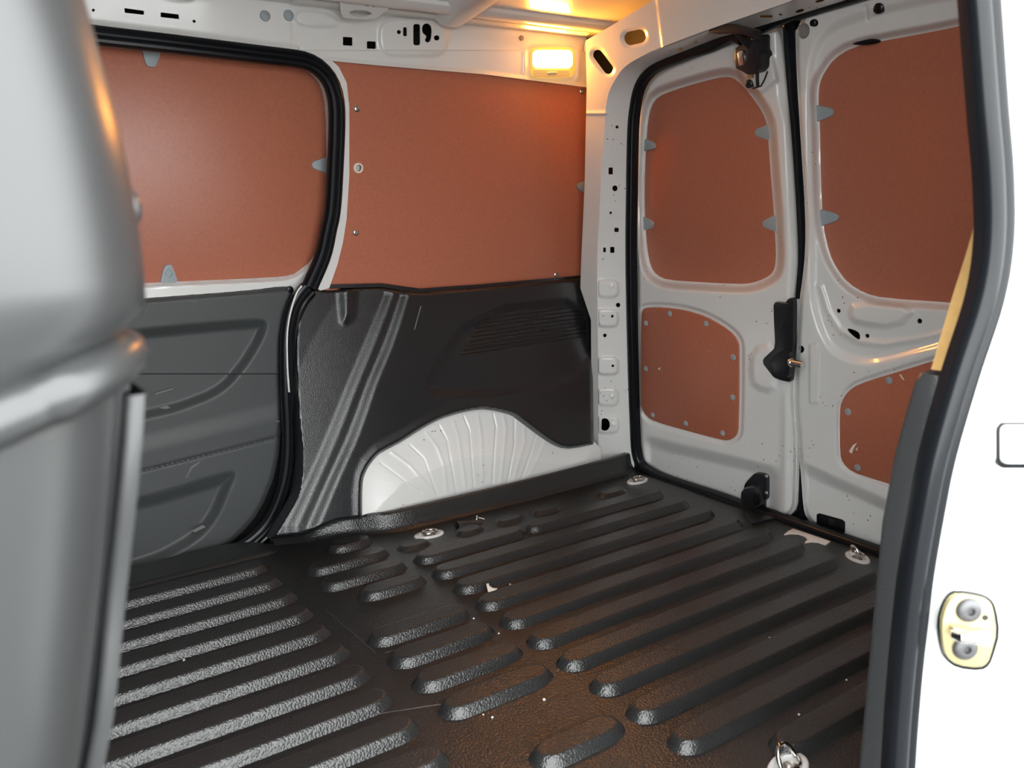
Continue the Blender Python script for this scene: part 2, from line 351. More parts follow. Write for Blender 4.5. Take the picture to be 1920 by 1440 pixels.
# upper rail with its punched holes and lamp bay
rail_low = [(-330, -2), (100, 47), (180, 58), (333, 76), (500, 96), (567, 104), (600, 112), (725, 124), (905, 139), (1103, 164)]
rail_top = [(1100, 70), (1093, 66), (1000, 47), (933, 32), (843, 14), (797, 2), (740, -10), (640, -20), (300, -55), (100, -75), (-330, -120)]
keyhole = np.vstack([ell(800, 55, 10, 11, 20)[[*range(12, 20), *range(0, 4)]], [(806, 66), (810, 72)], ell(803, 74, 6, 6, 10)[[0, 1, 2, 3, 4, 5]], [(797, 66), (791, 62)]])
keyhole = chaikin([(791, 50), (796, 44), (804, 44), (810, 51), (809, 70), (806, 79), (799, 80), (796, 74), (800, 70), (798, 66), (792, 62)], 2)
rh = [np.array([(233, 15), (270, 20), (270, 28), (234, 24)]), np.array([(301, 23), (335, 27), (336, 36), (301, 32)]), ell(175, 19, 3), ell(364, 40, 3), ell(748, 60, 4), rrect(756, 51, 763, 68, 1.5),
      rrect(775, 45, 788, 85, 4), keyhole, ell(819, 71, 5.5, 5), np.array([(643, 69), (661, 70), (661, 86), (643, 85)]), np.array([(688, 77), (705, 78), (705, 92), (688, 91)]), ell(747, 17, 3)]
def h_rail(x, y):
    h = np.zeros_like(x)
    d = sdf(rrect(708, 32, 842, 108, 30), x, y); h += .007*(1-ss(-9, 2, d))                     # raised bay round the punched holes
    d = sdf(rrect(985, 82, 1084, 155, 16), x, y); h += .004*np.exp(-(d/5)**2)                       # pressed ring round the lamp
    d = sdf(chaikin([(552, 16), (610, 22), (638, 38), (632, 54), (552, 50)], 2), x, y); h += .006*(1-ss(-6, 3, d))
    low = np.interp(x, [p[0] for p in rail_low], [p[1] for p in rail_low])
    h += .010*np.exp(-((low-9-y)/7)**2)*(x < 560) + .006*(1-ss(0, 9, low-y))                       # roll along the lower edge
    h -= .004*ss(543, 549, x)*(y < 95)                                                              # lap joint of two sheets
    return h
trim_1 = pressed('trim_1', WF.at, WF.n, np.vstack([rail_low, rail_top]), rh, 2.2, h_rail, .012, .02, WHITE, kind='structure')
studs('plug', lathe_mesh('plug', [(.011, -.001), (.010, .003), (.006, .0055), (.002, .006)], CLIP, 16), WF, [(497, 30), (541, 29)], .012, trim_1)
studs('plug', lathe_mesh('plug_small', [(.006, -.001), (.0055, .002), (.002, .003)], GUM, 12), WF, [(978, 71)], .012, trim_1)
box('rail_clip', WF.p(984, 46, .02), (.012, .022, .012), WHITE, trim_1, frameR(WF)); box('corner_tab', WF.p(1098, 88, .018), (.008, .024, .008), WHITE, trim_1, frameR(WF))
# white pillar flange between seal and plywood
fo = seal_out[4:-1]+[(592, 537)]; fl_out = np.array(fo); pf = np.array(panel_left)
pressed('pillar_flange', WF.at, WF.n, np.vstack([fl_out, [(600, 545)], pf[::-1]+np.array([5, 0]), [(590, 98)]]), (), 1.6, None, .016, .02, WHITE, trim_1)
# back sheet behind the lining
pressed('inner_sheet', WF.at, WF.n, [(628, 112), (1108, 150), (1108, 560), (622, 560)], (), 8, None, -.012, .004, WHITE, trim_1)
# wheel arch with fluted pressing
arch_o = [(679, 985), (677, 930), (682, 890), (692, 868), (710, 848), (750, 826), (793, 799), (833, 779), (883, 766), (917, 764), (960, 772), (985, 788), (1012, 808), (1042, 828), (1067, 836), (1114, 828), (1126, 840), (1130, 890), (1060, 905), (950, 930), (820, 960), (750, 985)]
flutes = [[(713, 868), (743, 890), (790, 925)], [(735, 848), (768, 872), (815, 925)], [(768, 834), (795, 860), (820, 928)], [(800, 812), (820, 838), (832, 870), (838, 925)], [(822, 795), (838, 825), (856, 927)], [(850, 790), (860, 820), (874, 922)],
          [(867, 775), (880, 806), (889, 920)], [(895, 772), (903, 820), (905, 918)], [(923, 770), (930, 800), (923, 907)], [(943, 774), (949, 805), (938, 912)], [(965, 785), (964, 835), (950, 912)], [(982, 795), (984, 828), (962, 905)], [(1006, 812), (993, 855), (977, 900)], [(1022, 828), (1008, 862), (985, 903)]]
def h_arch(x, y):
    d = -sdf(arch_o, x, y); low = 968-(x-680)*.215
    h = -.006+.026*ss(-25, 110, d)*ss(-30, 80, y-780)
    for i, f in enumerate(flutes): h += (.0014 if i % 2 else -.0022)*np.exp(-(dline(f, x, y)/(3.0 if i % 2 else 1.6))**2)*ss(2, 14, d)
    return h
pressed('wheel_arch', TF.at, TF.n, arch_o, (), 1.3, h_arch, -.014, .02, WORN, trim_1, 55)

# ---- rear frame: pillar and header ------------------------------------------------------------
FW = .075
RF = lambda x, y, w: DF.at(x, y, w)
wall_rear = mk('wall_rear', [(1.60, .26, -.12), (1.60, 1.97, -.12), (1.45, 1.97, 1.25), (1.45, .26, 1.25), (1.63, .26, -.12), (1.63, 1.97, -.12), (1.48, 1.97, 1.25), (1.48, .26, 1.25)],
               [(0, 1, 2, 3), (7, 6, 5, 4), (0, 4, 5, 1), (1, 5, 6, 2), (2, 6, 7, 3), (3, 7, 4, 0)], DARK, smooth=0, kind='structure')
jin = [(1122, 900), (1122, 840), (1121, 640), (1120, 480), (1124, 400), (1128, 312), (1133, 255), (1135, 212), (1141, 175), (1155, 147), (1173, 124), (1210, 102), (1237, 90), (1310, 62), (1347, 49), (1420, 24), (1500, -4), (1600, -40), (1800, -108), (1960, -160)]
jout = [(1192, 900), (1187, 840), (1179, 655), (1176, 480), (1177, 360), (1179, 250), (1184, 200), (1192, 162), (1207, 136), (1232, 118), (1287, 96), (1337, 76), (1372, 66), (1420, 52), (1495, 30), (1600, -2), (1800, -66), (1960, -116)]
JI = spl(jin, 4); JO = spl(jout, 4)
# face towards the load space: strip by the lining, corner gusset, header
face = np.vstack([JI, [(1960, -300), (1500, -140), (1300, -50), (1240, -10), (1210, 9), (1140, 52), (1098, 76), (1100, 164), (1096, 350), (1090, 480), (1088, 540), (1108, 600), (1110, 900)]])
slot1 = np.array([(1130, 116)])+(rrect(-26, -10, 26, 10, 10, 6) @ np.array([[math.cos(.93), math.sin(.93)], [-math.sin(.93), math.cos(.93)]]))
slot2 = np.array([(1190, 70)])+(rrect(-21, -13, 21, 13, 12, 6) @ np.array([[math.cos(-.22), math.sin(-.22)], [-math.sin(-.22), math.cos(-.22)]]))
def h_face(x, y):
    h = .012*np.exp(-(np.maximum(0, np.minimum(np.hypot(x-1190, y-70)-22, 30))/12)**2)*0
    h = -.004*(1-ss(0, 6, np.abs(sdf(slot1, x, y))))-.004*(1-ss(0, 6, np.abs(sdf(slot2, x, y))))
    h += .004*ss(1231, 1235, x-(y-20)*.12)*(y < 100)
    h += .003*np.exp(-((y-212)/3)**2)*(x < 1140)
    return h
def at_face(x, y, w): return DF.at(x, y, w+.02*(1-ss(1088, 1122, x))*(y > 480)*0)
trim_2 = pressed('trim_2', at_face, DF.n, face, [slot1, slot2, ell(1260, 84, 3, 2), ell(1265, 90, 4, 2), rrect(1428, 25, 1447, 30, 1)], 2.2, h_face, FW, .012, WHITE, kind='structure')
def jamb_w(x, y):
    a = dline(JI, x, y); b = dline(JO, x, y); t = a/(a+b+1e-6); return FW*(1-t)+.012*t
jh = [ell(1157, 238, 3), rrect(1141, 314, 1149, 327, 1), ell(1153, 353, 5, 5.5), ell(1145, 399, 2.6), rrect(1152, 427, 1160, 435, 1), rrect(1131, 464, 1136, 473, 1), rrect(1144, 463, 1152, 474, 1), ell(1159, 572, 4.2), ell(1148, 593, 2.6, 3), ell(1134, 629, 3.2, 3.6),
      ell(1149, 686, 2.6), ell(1134, 796, 9.5, 12, 22), ell(1276, 92, 5, 2, 12, -.3), ell(1305, 79, 3.5, 1.6, 10, -.3), rrect(1425, 28, 1449, 33, 1), ell(1464, 27, 4, 2), ell(1500, 20, 9, 3, 14, -.3), ell(1538, 1, 10, 3, 14, -.3)]
def h_jamb(x, y):
    h = np.zeros_like(x)
    for yy in (545, 600, 690, 748, 800):
        d = sdf(rrect(1118, yy-22, 1161, yy+14, 12), x, y); h += .0045*(1-ss(-5, 1, d))*(x > 1122)
    return h
jamb = np.vstack([JI, JO[::-1]])
pressed('pillar_jamb', lambda x, y, w: DF.at(x, y, w+jamb_w(x, y)), nrm((-.6, -.8, 0)), jamb, jh, 1.8, h_jamb, 0., .01, WORN, trim_2)
for x, y in ((1146, 535), (1147, 742), (1150, 795)):
    inst('weld_stud', BUTTON, orient(DF.p(x, y, jamb_w(np.array([x*1.]), np.array([y*1.]))[0]+.0045), (-.7, -.7, 0), sc=.9), trim_2)
# threshold under the doors
sweep('threshold', [(1.505, 1.70, -.012), (1.505, .45, -.012)], (0, 0, 1), [(-.03, -.03), (-.03, .006), (-.012, .012), (.012, .012), (.03, .004), (.03, -.03)], RUBBER, trim_2)

# ---- near side wall and door jamb -------------------------------------------------------------
wall_near = mk('wall_near', [(.84, .345, -.12), (1.62, .345, -.12), (1.48, .375, 1.25), (.84, .375, 1.25), (.84, .27, -.12), (1.62, .27, -.12), (1.48, .28, 1.25), (.84, .28, 1.25)],
               [(0, 1, 2, 3), (7, 6, 5, 4), (0, 4, 5, 1), (1, 5, 6, 2), (2, 6, 7, 3), (3, 7, 4, 0)], WHITE, smooth=0, kind='structure')
sp = spl([(1800, -420), (1822, -200), (1840, 0), (1855, 200), (1866, 330), (1867, 450), (1850, 560), (1805, 700), (1762, 850), (1740, 960), (1720, 1080), (1706, 1200), (1695, 1320), (1687, 1440), (1678, 1620), (1672, 1900)], 5)
jo = np.vstack([sp+[(6, 0)], [(2300, 2000), (2450, 900), (2350, -500)]])
def h_cj(x, y):
    h = .012*ss(0, 1, (x-np.interp(y, sp[:, 1], sp[:, 0])-40)/40)
    d = sdf(rrect(1858, 788, 2100, 868, 12), x, y); h -= .003*np.exp(-(d/4)**2)
    h -= .012*(1-ss(-20, 10, sdf([(1848, 878), (2100, 876), (2100, 925), (1850, 915)], x, y)))
    h -= .003*(1-ss(-12, 14, sdf(ell(1812, 1180, 66, 84), x, y)))
    h += .006*ss(0, 60, x-1830-(y-980)*.05)*(y > 950)*ss(950, 1010, y)*ss(1500, 1300, y)*0
    return h
trim_3 = pressed('trim_3', CF.at, CF.n, jo, (), 6, h_cj, 0., .006, WHITE, kind='structure')
plate('cover_joint', CF, rrect(1857, 788, 2064, 872, 14, 5), .004, .010, .001, RUBBER, trim_3); plate('jamb_cover', CF, rrect(1864, 792, 2060, 864, 12, 5), .006, .012, .003, WHITE, trim_3)
# ---- bulkhead ---------------------------------------------------------------------------------
def sx(z): return float(np.interp(z, [-.05, .0, .25, .45, .50, .576, .617, .646, .688, .73, .772, .85, 1.0, 1.17], [-.262, -.240, -.130, -.043, -.029, -.013, -.005, .0, .0025, .0, -.006, -.020, -.055, -.10]))
plan = np.array([(-.30, .285), (-.10, .292), (-.04, .288), (-.012, .291), (.010, .299), (.030, .311), (.046, .326), (.056, .344), (.0605, .364), (.055, .388), (.012, .43), (-.06, .50), (-.09, .60), (-.10, 1.0), (-.09, 1.60), (-.07, 1.78)])
plan = spl(plan, 4)
def bsec(z, inset=0.): return [(x+sx(z)-inset*(1 if x > -.25 else 0), y, z) for x, y in plan]
zz = np.linspace(.640, 1.165, 40)
wall_front = loft('wall_front', [bsec(z, .020*(1-ss(.648, .664, np.array(z)))) for z in zz], BULK, kind='structure')
def lsec(z): 
    k = .011; out = []
    for x, y in plan:
        xx = x+sx(z)-k*(1 if x > -.25 else 0)
        out.append((xx, y, z))
    return out
loft('lower_panel', [lsec(z) for z in np.linspace(-.05, .640, 30)], BULK, wall_front)
# rolled bead between both panels
bz = lambda x: float(np.interp(x, [-.3, .0, .055], [.615, .637, .6495]))
P = [(x+sx(.645)-.007, y+.004*(x < .03), bz(x)) for x, y in plan if y < .39 and x > -.29]; nn = []
for i in range(len(P)):
    a = np.array(P[max(0, i-1)]); b = np.array(P[min(len(P)-1, i+1)]); t = nrm(b-a); nn.append((t[1], -t[0], 0))
sweep('bead', P, nn, [(-.009, -.010), (-.009, .001), (-.006, .0055), (0, .0075), (.006, .0055), (.009, .001), (.009, -.010)], BULK, wall_front)
# flange strip standing off the lower panel
S = []
for z in np.linspace(-.03, .632, 40):
    x = sx(z)+.0605; y = .36; wv = .0015*math.sin(z*60)
    S.append([(x-.008, y+.016, z), (x-.008, y-.001+wv, z), (x-.005, y-.003+wv, z), (x-.001, y-.002+wv, z), (x, y+.002, z), (x-.0005, y+.03, z), (x-.03, y+.06, z)])
loft('edge_flange', S, BULK, wall_front)
gapS = [[(sx(z)-.02, .372, z), (sx(z)+.055, .366, z)] for z in np.linspace(-.03, .64, 20)]
loft('gap_shadow_panel', gapS, RUBBER, wall_front)
inst('cap', lathe_mesh('cap', [(.0085, -.012), (.0085, -.003), (.0072, .0005), (.0045, .0026), (.001, .0032)], BULK, 16), orient((.0622, .366, .706), (.95, -.1, 0)), wall_front)

# ================================================================== doors
# rear left door (next to the side wall)
D1 = chaikin([(1196, 860), (1194, 655), (1191, 480), (1191, 360), (1194, 250), (1199, 200), (1206, 167), (1222, 142), (1247, 125), (1310, 100), (1385, 72), (1440, 56), (1470, 48), (1478, 130), (1487, 230), (1493, 300), (1499, 400), (1502, 480), (1501, 507), (1496, 561), (1492, 650), (1489, 716), (1490, 764), (1493, 805), (1495, 860), (1494, 900), (1491, 973), (1437, 960), (1397, 946), (1360, 934), (1300, 915), (1247, 897), (1217, 879)], 2)
W1 = chaikin([(1207, 360), (1210, 275), (1214, 225), (1220, 200), (1232, 182), (1260, 170), (1310, 155), (1350, 145), (1368, 144), (1382, 150), (1405, 175), (1430, 210), (1439, 236), (1443, 300), (1450, 385), (1454, 450), (1455, 490), (1450, 511), (1435, 522), (1410, 531), (1385, 533), (1310, 529), (1250, 525), (1230, 516), (1219, 500), (1213, 470), (1209, 420)], 1)
L1 = chaikin([(1205, 592), (1207, 580), (1215, 576), (1245, 576), (1285, 581), (1322, 592), (1355, 610), (1377, 627), (1386, 642), (1387, 660), (1386, 800), (1382, 818), (1367, 826), (1347, 822), (1290, 807), (1230, 790), (1214, 780), (1205, 764), (1204, 745), (1204, 650)], 1)
def h_d1(x, y):
    dw = sdf(W1, x, y); h = -.034*(1-ss(0, 20, dw))
    dl = sdf(L1, x, y); h -= .007*(1-ss(4, 11, dl))
    do = -sdf(D1, x, y); h -= .014*(1-ss(0, 9, do))
    xr = np.interp(y, [48, 180, 233, 480, 560, 720, 870, 960], [1450, 1452, 1468, 1478, 1474, 1462, 1462, 1455]); xe = np.interp(y, [48, 230, 480, 561, 716, 973], [1470, 1487, 1502, 1496, 1489, 1492])
    h -= .020*ss(0, 1, (x-xr)/(np.maximum(xe-xr, 6)))*(y < 560)
    st = y-(828+(x-1240)*.235); m = ss(1203, 1222, x)*(1-ss(1440, 1466, x)); h -= .020*ss(-8, 20, st)*m
    h += .008*(1-ss(-10, 6, sdf(chaikin([(1410, 655), (1450, 640), (1456, 700), (1452, 738), (1412, 728), (1405, 700)], 1), x, y)))
    h += .004*np.exp(-((x-1472)/7)**2)*ss(720, 745, y)
    h += .012*(1-ss(-4, 8, sdf([(1385, 125), (1445, 105), (1455, 150), (1425, 172), (1398, 165)], x, y)))
    return h
door_1 = pressed('door_1', DF.at, DF.n, D1, [W1, ell(1298, 128, 3, 1.2, 10, -.5)], 2.0, h_d1, 0., .02, WORN, kind='structure', hd=.005)
# rear right door
D2 = chaikin([(1491, 34), (1493, 133), (1503, 290), (1510, 400), (1510, 470), (1505, 520), (1499, 561), (1494, 650), (1492, 713), (1491, 764), (1497, 819), (1499, 860), (1503, 905), (1506, 950), (1512, 972), (1530, 988), (1560, 1000), (1623, 1021), (1850, 1098), (2060, 1170), (2060, 700), (2050, -100), (1960, -106), (1800, -58), (1600, 2), (1557, 14)], 1)
W2 = chaikin([(1537, 225), (1534, 180), (1537, 155), (1545, 137), (1563, 111), (1597, 89), (1653, 77), (1747, 60), (1850, 38), (1930, 26), (1965, 60), (1990, 200), (2000, 400), (1990, 560), (1940, 585), (1870, 576), (1795, 568), (1657, 559), (1622, 550), (1590, 531), (1568, 502), (1555, 475), (1543, 423), (1539, 333)], 1)
L2 = chaikin([(1577, 770), (1580, 752), (1592, 733), (1611, 720), (1657, 705), (1747, 678), (1850, 645), (1880, 660), (1900, 900), (1880, 970), (1760, 935), (1640, 897), (1600, 884), (1583, 868), (1577, 850)], 1)
cre = [(1516, 400), (1519, 480), (1518, 548), (1527, 596), (1543, 640), (1568, 667), (1606, 682), (1644, 682), (1684, 672), (1757, 653), (1900, 610), (2040, 560), (2040, -60), (1600, 20), (1530, 70), (1512, 140), (1514, 300)]
CR = chaikin(cre, 2)
def h_d2(x, y):
    h = -.022*(1-ss(0, 18, sdf(W2, x, y)))-.014*(1-ss(-16, 6, sdf(CR, x, y)))
    h -= .007*(1-ss(3, 10, sdf(L2, x, y))); h -= .012*(1-ss(0, 8, -sdf(D2, x, y)))
    h += .010*(1-ss(-8, 6, sdf(chaikin([(1600, 566), (1722, 576), (1680, 616), (1606, 608), (1590, 590)], 1), x, y)))
    h += .006*np.exp(-(dline([(1538, 537), (1552, 583), (1573, 617), (1610, 640), (1660, 645), (1740, 632), (1900, 585)], x, y)/6)**2)
    h += .0035*(1-ss(-3, 1.5, sdf(rrect(1517, 644, 1535, 757, 5), x, y)))
    st = y-(868+(x-1500)*.45); h -= .020*ss(-8, 22, st)*ss(1499, 1516, x)
    h -= .006*(1-ss(-3, 3, sdf([(1620, 12), (1627, 10), (1630, 40), (1624, 40)], x, y)))
    return h
blk = chaikin([(1587, 618), (1592, 615), (1610, 622), (1613, 630), (1612, 637), (1607, 637), (1593, 626)], 1)
door_2 = pressed('door_2', DF.at, DF.n, D2, [W2, ell(1572, 583, 4.2), ell(1724, 602, 5), ell(1626, 630, 4.2), blk, ell(1502, 655, 6, 7), ell(1507, 58, 11, 15, 20, .15), ell(1527, 43, 7.5), ell(1649, 14, 9)], 2.2, h_d2, 0., .02, WORN, kind='structure')
bm_ = plate('grab_recess', DF, np.array([(1534, 963), (1539, 961), (1582, 973), (1587, 978), (1587, 996), (1582, 1000), (1539, 987), (1534, 982)]), -.024, .006, .001, RUBBER, door_2)
plate('grab_socket', DF, [(1555, 972), (1566, 975), (1566, 987), (1555, 984)], -.018, .003, .0008, BLKMET, bm_)
inst('plug', lathe_mesh('door_plug', [(.015, -.002), (.014, .002), (.004, .003)], GUM, 18), orient(DF.p(1507, 58, -.012), DF.n), door_2)
for x, y, r in ((1527, 43, .0085), (1649, 14, .0105)): inst('rubber_plug', lathe_mesh('rubber_plug', [(r, -.004), (r, .003), (r*.7, .006), (r*.2, .007)], RUBBER, 16), orient(DF.p(x, y, -.006), DF.n), door_2)
plate('seal_lug', DF, ell(1625, 78, 27, 6.5, 20, -.05), -.034, .008, .002, RUBBER, door_2)
# opposite sliding door
D3F = plane((0, 1.845, 0), (0, -1, -.07))
fr_o = np.vstack([np.array([(-300, 14)]), np.array(seal_in[2:])+[6, -4], [(556, 545), (540, 550), (467, 560), (277, 575), (60, 592), (-300, 622)]])
W3 = chaikin([(-240, 300), (-236, 60), (-200, 44), (60, 72), (185, 84), (533, 123), (567, 129), (584, 138), (602, 160), (611, 200), (613, 300), (611, 390), (602, 455), (585, 488), (567, 503), (547, 517), (500, 521), (333, 528), (273, 531), (60, 540), (-200, 556), (-236, 540)], 1)
def h_d3(x, y): return -.014*(1-ss(0, 9, sdf(W3, x, y)))
door_3 = pressed('door_3', D3F.at, D3F.n, fr_o, [W3], 2.4, h_d3, .008, .03, WHITE, kind='structure', hd=.006)

# ================================================================== lining panels
def on(fr, name, label, poly, w, t, riv=(), clips=(), scr=(), marks=(), holes=()):
    o = thing(name, label, 'panel', fr.p(poly[:, 0].mean(), poly[:, 1].max(), w), 'plywood lining panels')
    if len(holes): pressed('board', fr.at, fr.n, poly, holes, 2.4, None, w+t, t, PLY, o)
    else: plate('board', fr, poly, w, t, .0012, PLY, o)
    studs('rivet', RIVET, fr, riv, w+t, o, .86); studs('screw', SCREW, fr, scr, w+t, o)
    for c in clips: plate('clip', fr, soft(c), w+t, .004, .0015, CLIP, o)
    for c in marks: plate('scuff', fr, c, w+t, .0004, .0001, CREAM, o)
    return o
PM = np.vstack([[(605, 103), (725, 123), (905, 138), (1103, 163), (1101, 260), (1099, 350), (1094, 480), (1092, 560), (800, 575), (600, 560)], np.array(panel_left)[::-1][:-1]])
pm = on(WF, 'plywood_panel', 'large red-brown plywood panel beside the lit lamp, above the black wheel arch lining', PM, -.004, .008, clips=[[(1104, 337), (1086, 342), (1080, 350), (1086, 358), (1104, 364)]], scr=[(669, 204), (667, 436), (1091, 171), (1043, 515)], holes=[ell(672, 314, 6, 6.5, 20)])
sweep('grommet', WF.at(*ell(672, 315, 7.5, 8, 24).T, .0045), WF.n, circ(.0022, 6), LHOUS, pm, closed=True)
P3 = chaikin([(-262, 300), (-255, 40), (-210, 32), (60, 60), (185, 74), (560, 116), (605, 140), (622, 190), (624, 300), (620, 400), (608, 470), (570, 515), (548, 530), (400, 540), (60, 556), (-210, 572), (-255, 560)], 1)
p3 = on(D3F, 'plywood_panel', 'red-brown plywood panel of the opposite sliding door, beside the grey bulkhead', P3, -.016, .008, clips=[[(262, 84), (304, 90), (292, 127), (274, 125)], [(615, 294), (587, 302), (583, 309), (587, 316), (615, 326)], [(299, 531), (306, 502), (312, 496), (322, 496), (334, 530)]])
sweep('diamond_emblem', D3F.at(np.array([317, 324, 317, 310]), np.array([504, 513, 522, 513]), -.0035), D3F.n, circ(.0012, 6), CLIP, p3, closed=True)
def grow(P, d):
    c = P.mean(0); return P+(P-c)/np.linalg.norm(P-c, axis=1)[:, None]*d
p1 = on(DF, 'plywood_panel', 'red-brown plywood window panel of the left rear door, under the black hinge arm', grow(W1, 5), -.044, .008,
   clips=[[(1203, 257), (1226, 266), (1230, 270), (1230, 278), (1203, 285)], [(1446, 231), (1421, 241), (1417, 246), (1418, 255), (1446, 264)], [(1203, 403), (1223, 413), (1227, 418), (1225, 427), (1203, 433)], [(1458, 401), (1435, 412), (1431, 417), (1433, 426), (1458, 435)]])
p2 = on(DF, 'plywood_panel', 'small red-brown plywood panel riveted to the lower left rear door', L1, -.007, .005, riv=[(1256, 588), (1324, 607), (1211, 606), (1375, 670), (1211, 691), (1374, 745), (1224, 778), (1286, 794), (1355, 812)], marks=[[(1233, 692), (1239, 688), (1237, 694)], [(1327, 655), (1332, 660), (1329, 657)]])
p4 = on(DF, 'plywood_panel', 'red-brown plywood window panel of the right rear door, beside the near pillar seal', grow(W2, 5), -.044, .008, clips=[[(1528, 196), (1559, 202), (1564, 207), (1563, 216), (1528, 231)], [(1536, 391), (1569, 400), (1574, 405), (1572, 413), (1536, 426)]])
p5 = on(DF, 'plywood_panel', 'red-brown plywood panel of the lower right rear door, partly behind the near pillar', L2, -.007, .005, riv=[(1667, 713), (1590, 772), (1608, 877)], marks=[[(1686, 702), (1690, 703), (1696, 713), (1692, 711)], [(1592, 846), (1599, 835), (1607, 830), (1601, 840), (1597, 851)], [(1604, 843), (1609, 838), (1607, 845)]])

# plywood of the near side, seen along its raw edge
nb = spl([(.695, .556), (.722, .61), (.752, .665), (.775, .72), (.795, .80), (.80, .90), (.795, .98), (.79, 1.02)], 4); nb = np.vstack([nb, [(1.36, 1.0), (1.38, .80), (1.40, .53)]]); k = len(nb)
pn = thing('plywood_panel', 'plywood panel of the near side, only its pale raw edge showing beside the seal', 'panel', (1.0, .385, .53), 'plywood lining panels')
ny = lambda z: .392+.05*(z-.55)
V = [(x, ny(z)-.012, z) for x, z in nb]+[(x, ny(z), z) for x, z in nb]
mk('board', V, [tuple(range(k, 2*k)), tuple(range(k-1, -1, -1))], PLY, pn, 0)
mk('raw_edge', V, [(i, (i+1) % k, k+(i+1) % k, k+i) for i in range(k)], WOOD, pn, 30)

# black lining over the wheel arch
QT = [(507, 1010), (537, 960), (559, 913), (563, 847), (557, 780), (553, 690), (553, 630), (560, 580), (575, 552), (592, 540), (615, 543), (680, 537), (715, 537), (735, 541), (787, 548), (840, 543), (900, 539), (1090, 521), (1104, 524), (1110, 534), (1110, 580), (1113, 833), (1067, 841), (1040, 833), (1010, 813), (980, 790), (960, 777), (917, 768), (883, 770), (833, 783), (793, 803), (750, 830), (713, 850), (697, 867), (687, 883), (680, 907), (679, 972), (633, 978), (597, 992), (567, 1004)]
QT = np.vstack([spl(QT[:22], 3), spl(QT[21:37], 3)[1:], QT[37:]])
RA = spl([(728, 553), (693, 640), (657, 727), (620, 820), (580, 910), (545, 985)], 5); RB = spl([(762, 556), (735, 640), (702, 720), (668, 815), (630, 900), (592, 990)], 5)
pocket = chaikin([(885, 578), (1120, 556), (1120, 700), (960, 742), (830, 745), (797, 735), (797, 715)], 1)
def h_qt(x, y):
    xa = np.interp(y, RA[:, 1], RA[:, 0]); xb = np.interp(y, RB[:, 1], RB[:, 0]); t = (x-xa)/(xb-xa); f = np.interp(y, [540, 1000], [.024, .046]); b = np.interp(y, [540, 1000], [.016, .019])
    h = -b*(1-.45*ss(-.28, .34, t)-.55*ss(.58, 1.18, t))-.007*(1-np.clip((t+2.6)/2.6, 0, 1))
    h -= .018*ss(-.3, -3.2, t)*ss(700, 560, y)*0
    h -= .012*(1-ss(-16, 6, sdf(pocket, x, y)))
    h += .009*(1-ss(-10, 14, sdf([(640, 530), (662, 530), (656, 590), (646, 600)], x, y)))
    d = -sdf(QT, x, y); h -= .016*(1-ss(0, 7, d))**2
    a = sdf(arch_o, x, y); h += .004*(1-ss(0, 20, a))
    return h
qt = thing('side_lining', 'black grained plastic lining around the white wheel arch, below the large plywood panel', 'trim panel', TF.p(800, 965))
pressed('moulding', TF.at, TF.n, QT, (), 2.2, h_qt, .010, .035, BLACK, qt, 50)
pressed('top_ledge', lambda x, y, w: TF.at(x, y, w), TF.n, np.array([(592, 541), (715, 538), (787, 549), (900, 540), (1090, 522), (1095, 516), (900, 533), (787, 541), (715, 531), (592, 534)]), (), 2.5, None, -.012, .02, BLACK, qt)
for i in range(9):   # vent louvres
    t = i/8; a = (902-39*t, 597+67*t); b = (1098, 574+56*t); P = [TF.p(*a, .0005), TF.p((a[0]+b[0])/2, (a[1]+b[1])/2, .0005), TF.p(*b, .0005)]
    sweep('louvre', P, TF.n, [(-.0028, -.003), (-.0020, .0018), (0, .0030), (.0020, .0018), (.0028, -.003)], BLACK, qt)
inst('screw', SCREW, orient(TF.p(1030, 542, .006), TF.n), qt).data = lathe_mesh('lining_screw', [(.008, -.001), (.007, .002), (.003, .003)], RUBBER, 14)
plate('scuff', TF, [(788, 574), (790, 574), (778, 618), (776, 618)], .0105, .0005, .0001, SCUFF, qt)

# charcoal lining of the sliding door, lower half
LT = chaikin([(-290, 900), (-286, 625), (-260, 602), (60, 572), (277, 556), (467, 542), (525, 534), (545, 535), (553, 545), (546, 565), (532, 612), (527, 660), (530, 780), (520, 880), (487, 960), (450, 1003), (403, 1040), (333, 1061), (270, 1076), (60, 1125), (-230, 1195), (-280, 1160)], 1)
pk1 = chaikin([(-200, 760), (-190, 680), (60, 640), (290, 614), (470, 598), (500, 600), (502, 615), (490, 645), (460, 693), (417, 740), (350, 767), (297, 782), (60, 830), (-160, 860)], 2)
pk2 = chaikin([(-190, 1100), (-180, 1040), (60, 980), (287, 927), (400, 892), (436, 882), (444, 892), (427, 930), (413, 967), (383, 1007), (333, 1040), (270, 1067), (60, 1120), (-150, 1160)], 2)
def h_lt(x, y):
    h = -.020*(1-ss(-20, 3, sdf(pk1, x, y)))-.024*(1-ss(-24, 3, sdf(pk2, x, y)))
    ln = y-(877-(x-290)*.249); h -= .005*np.exp(-(ln/2.2)**2)
    h += .010*ss(-6, 60, ln+72)*0-.006*(1-ss(0, 40, ln+70))*(y > 700)
    h -= .012*(1-ss(0, 10, -sdf(LT, x, y)))**2; h -= .006*(1-ss(6, 14, y-(555-(x-277)*.08)))
    return h
lt = thing('door_lining', 'dark grey plastic lining of the opposite sliding door, with two moulded pockets', 'trim panel', D3F.p(400, 1040))
pressed('moulding', D3F.at, D3F.n, LT, (), 2.4, h_lt, .022, .025, GREYP, lt, 45)
inst('screw', SCREW, orient(D3F.p(544, 543, .020), D3F.n), lt).data = lathe_mesh('lining_screw_b', [(.008, -.001), (.007, .002), (.003, .003)], RUBBER, 14)
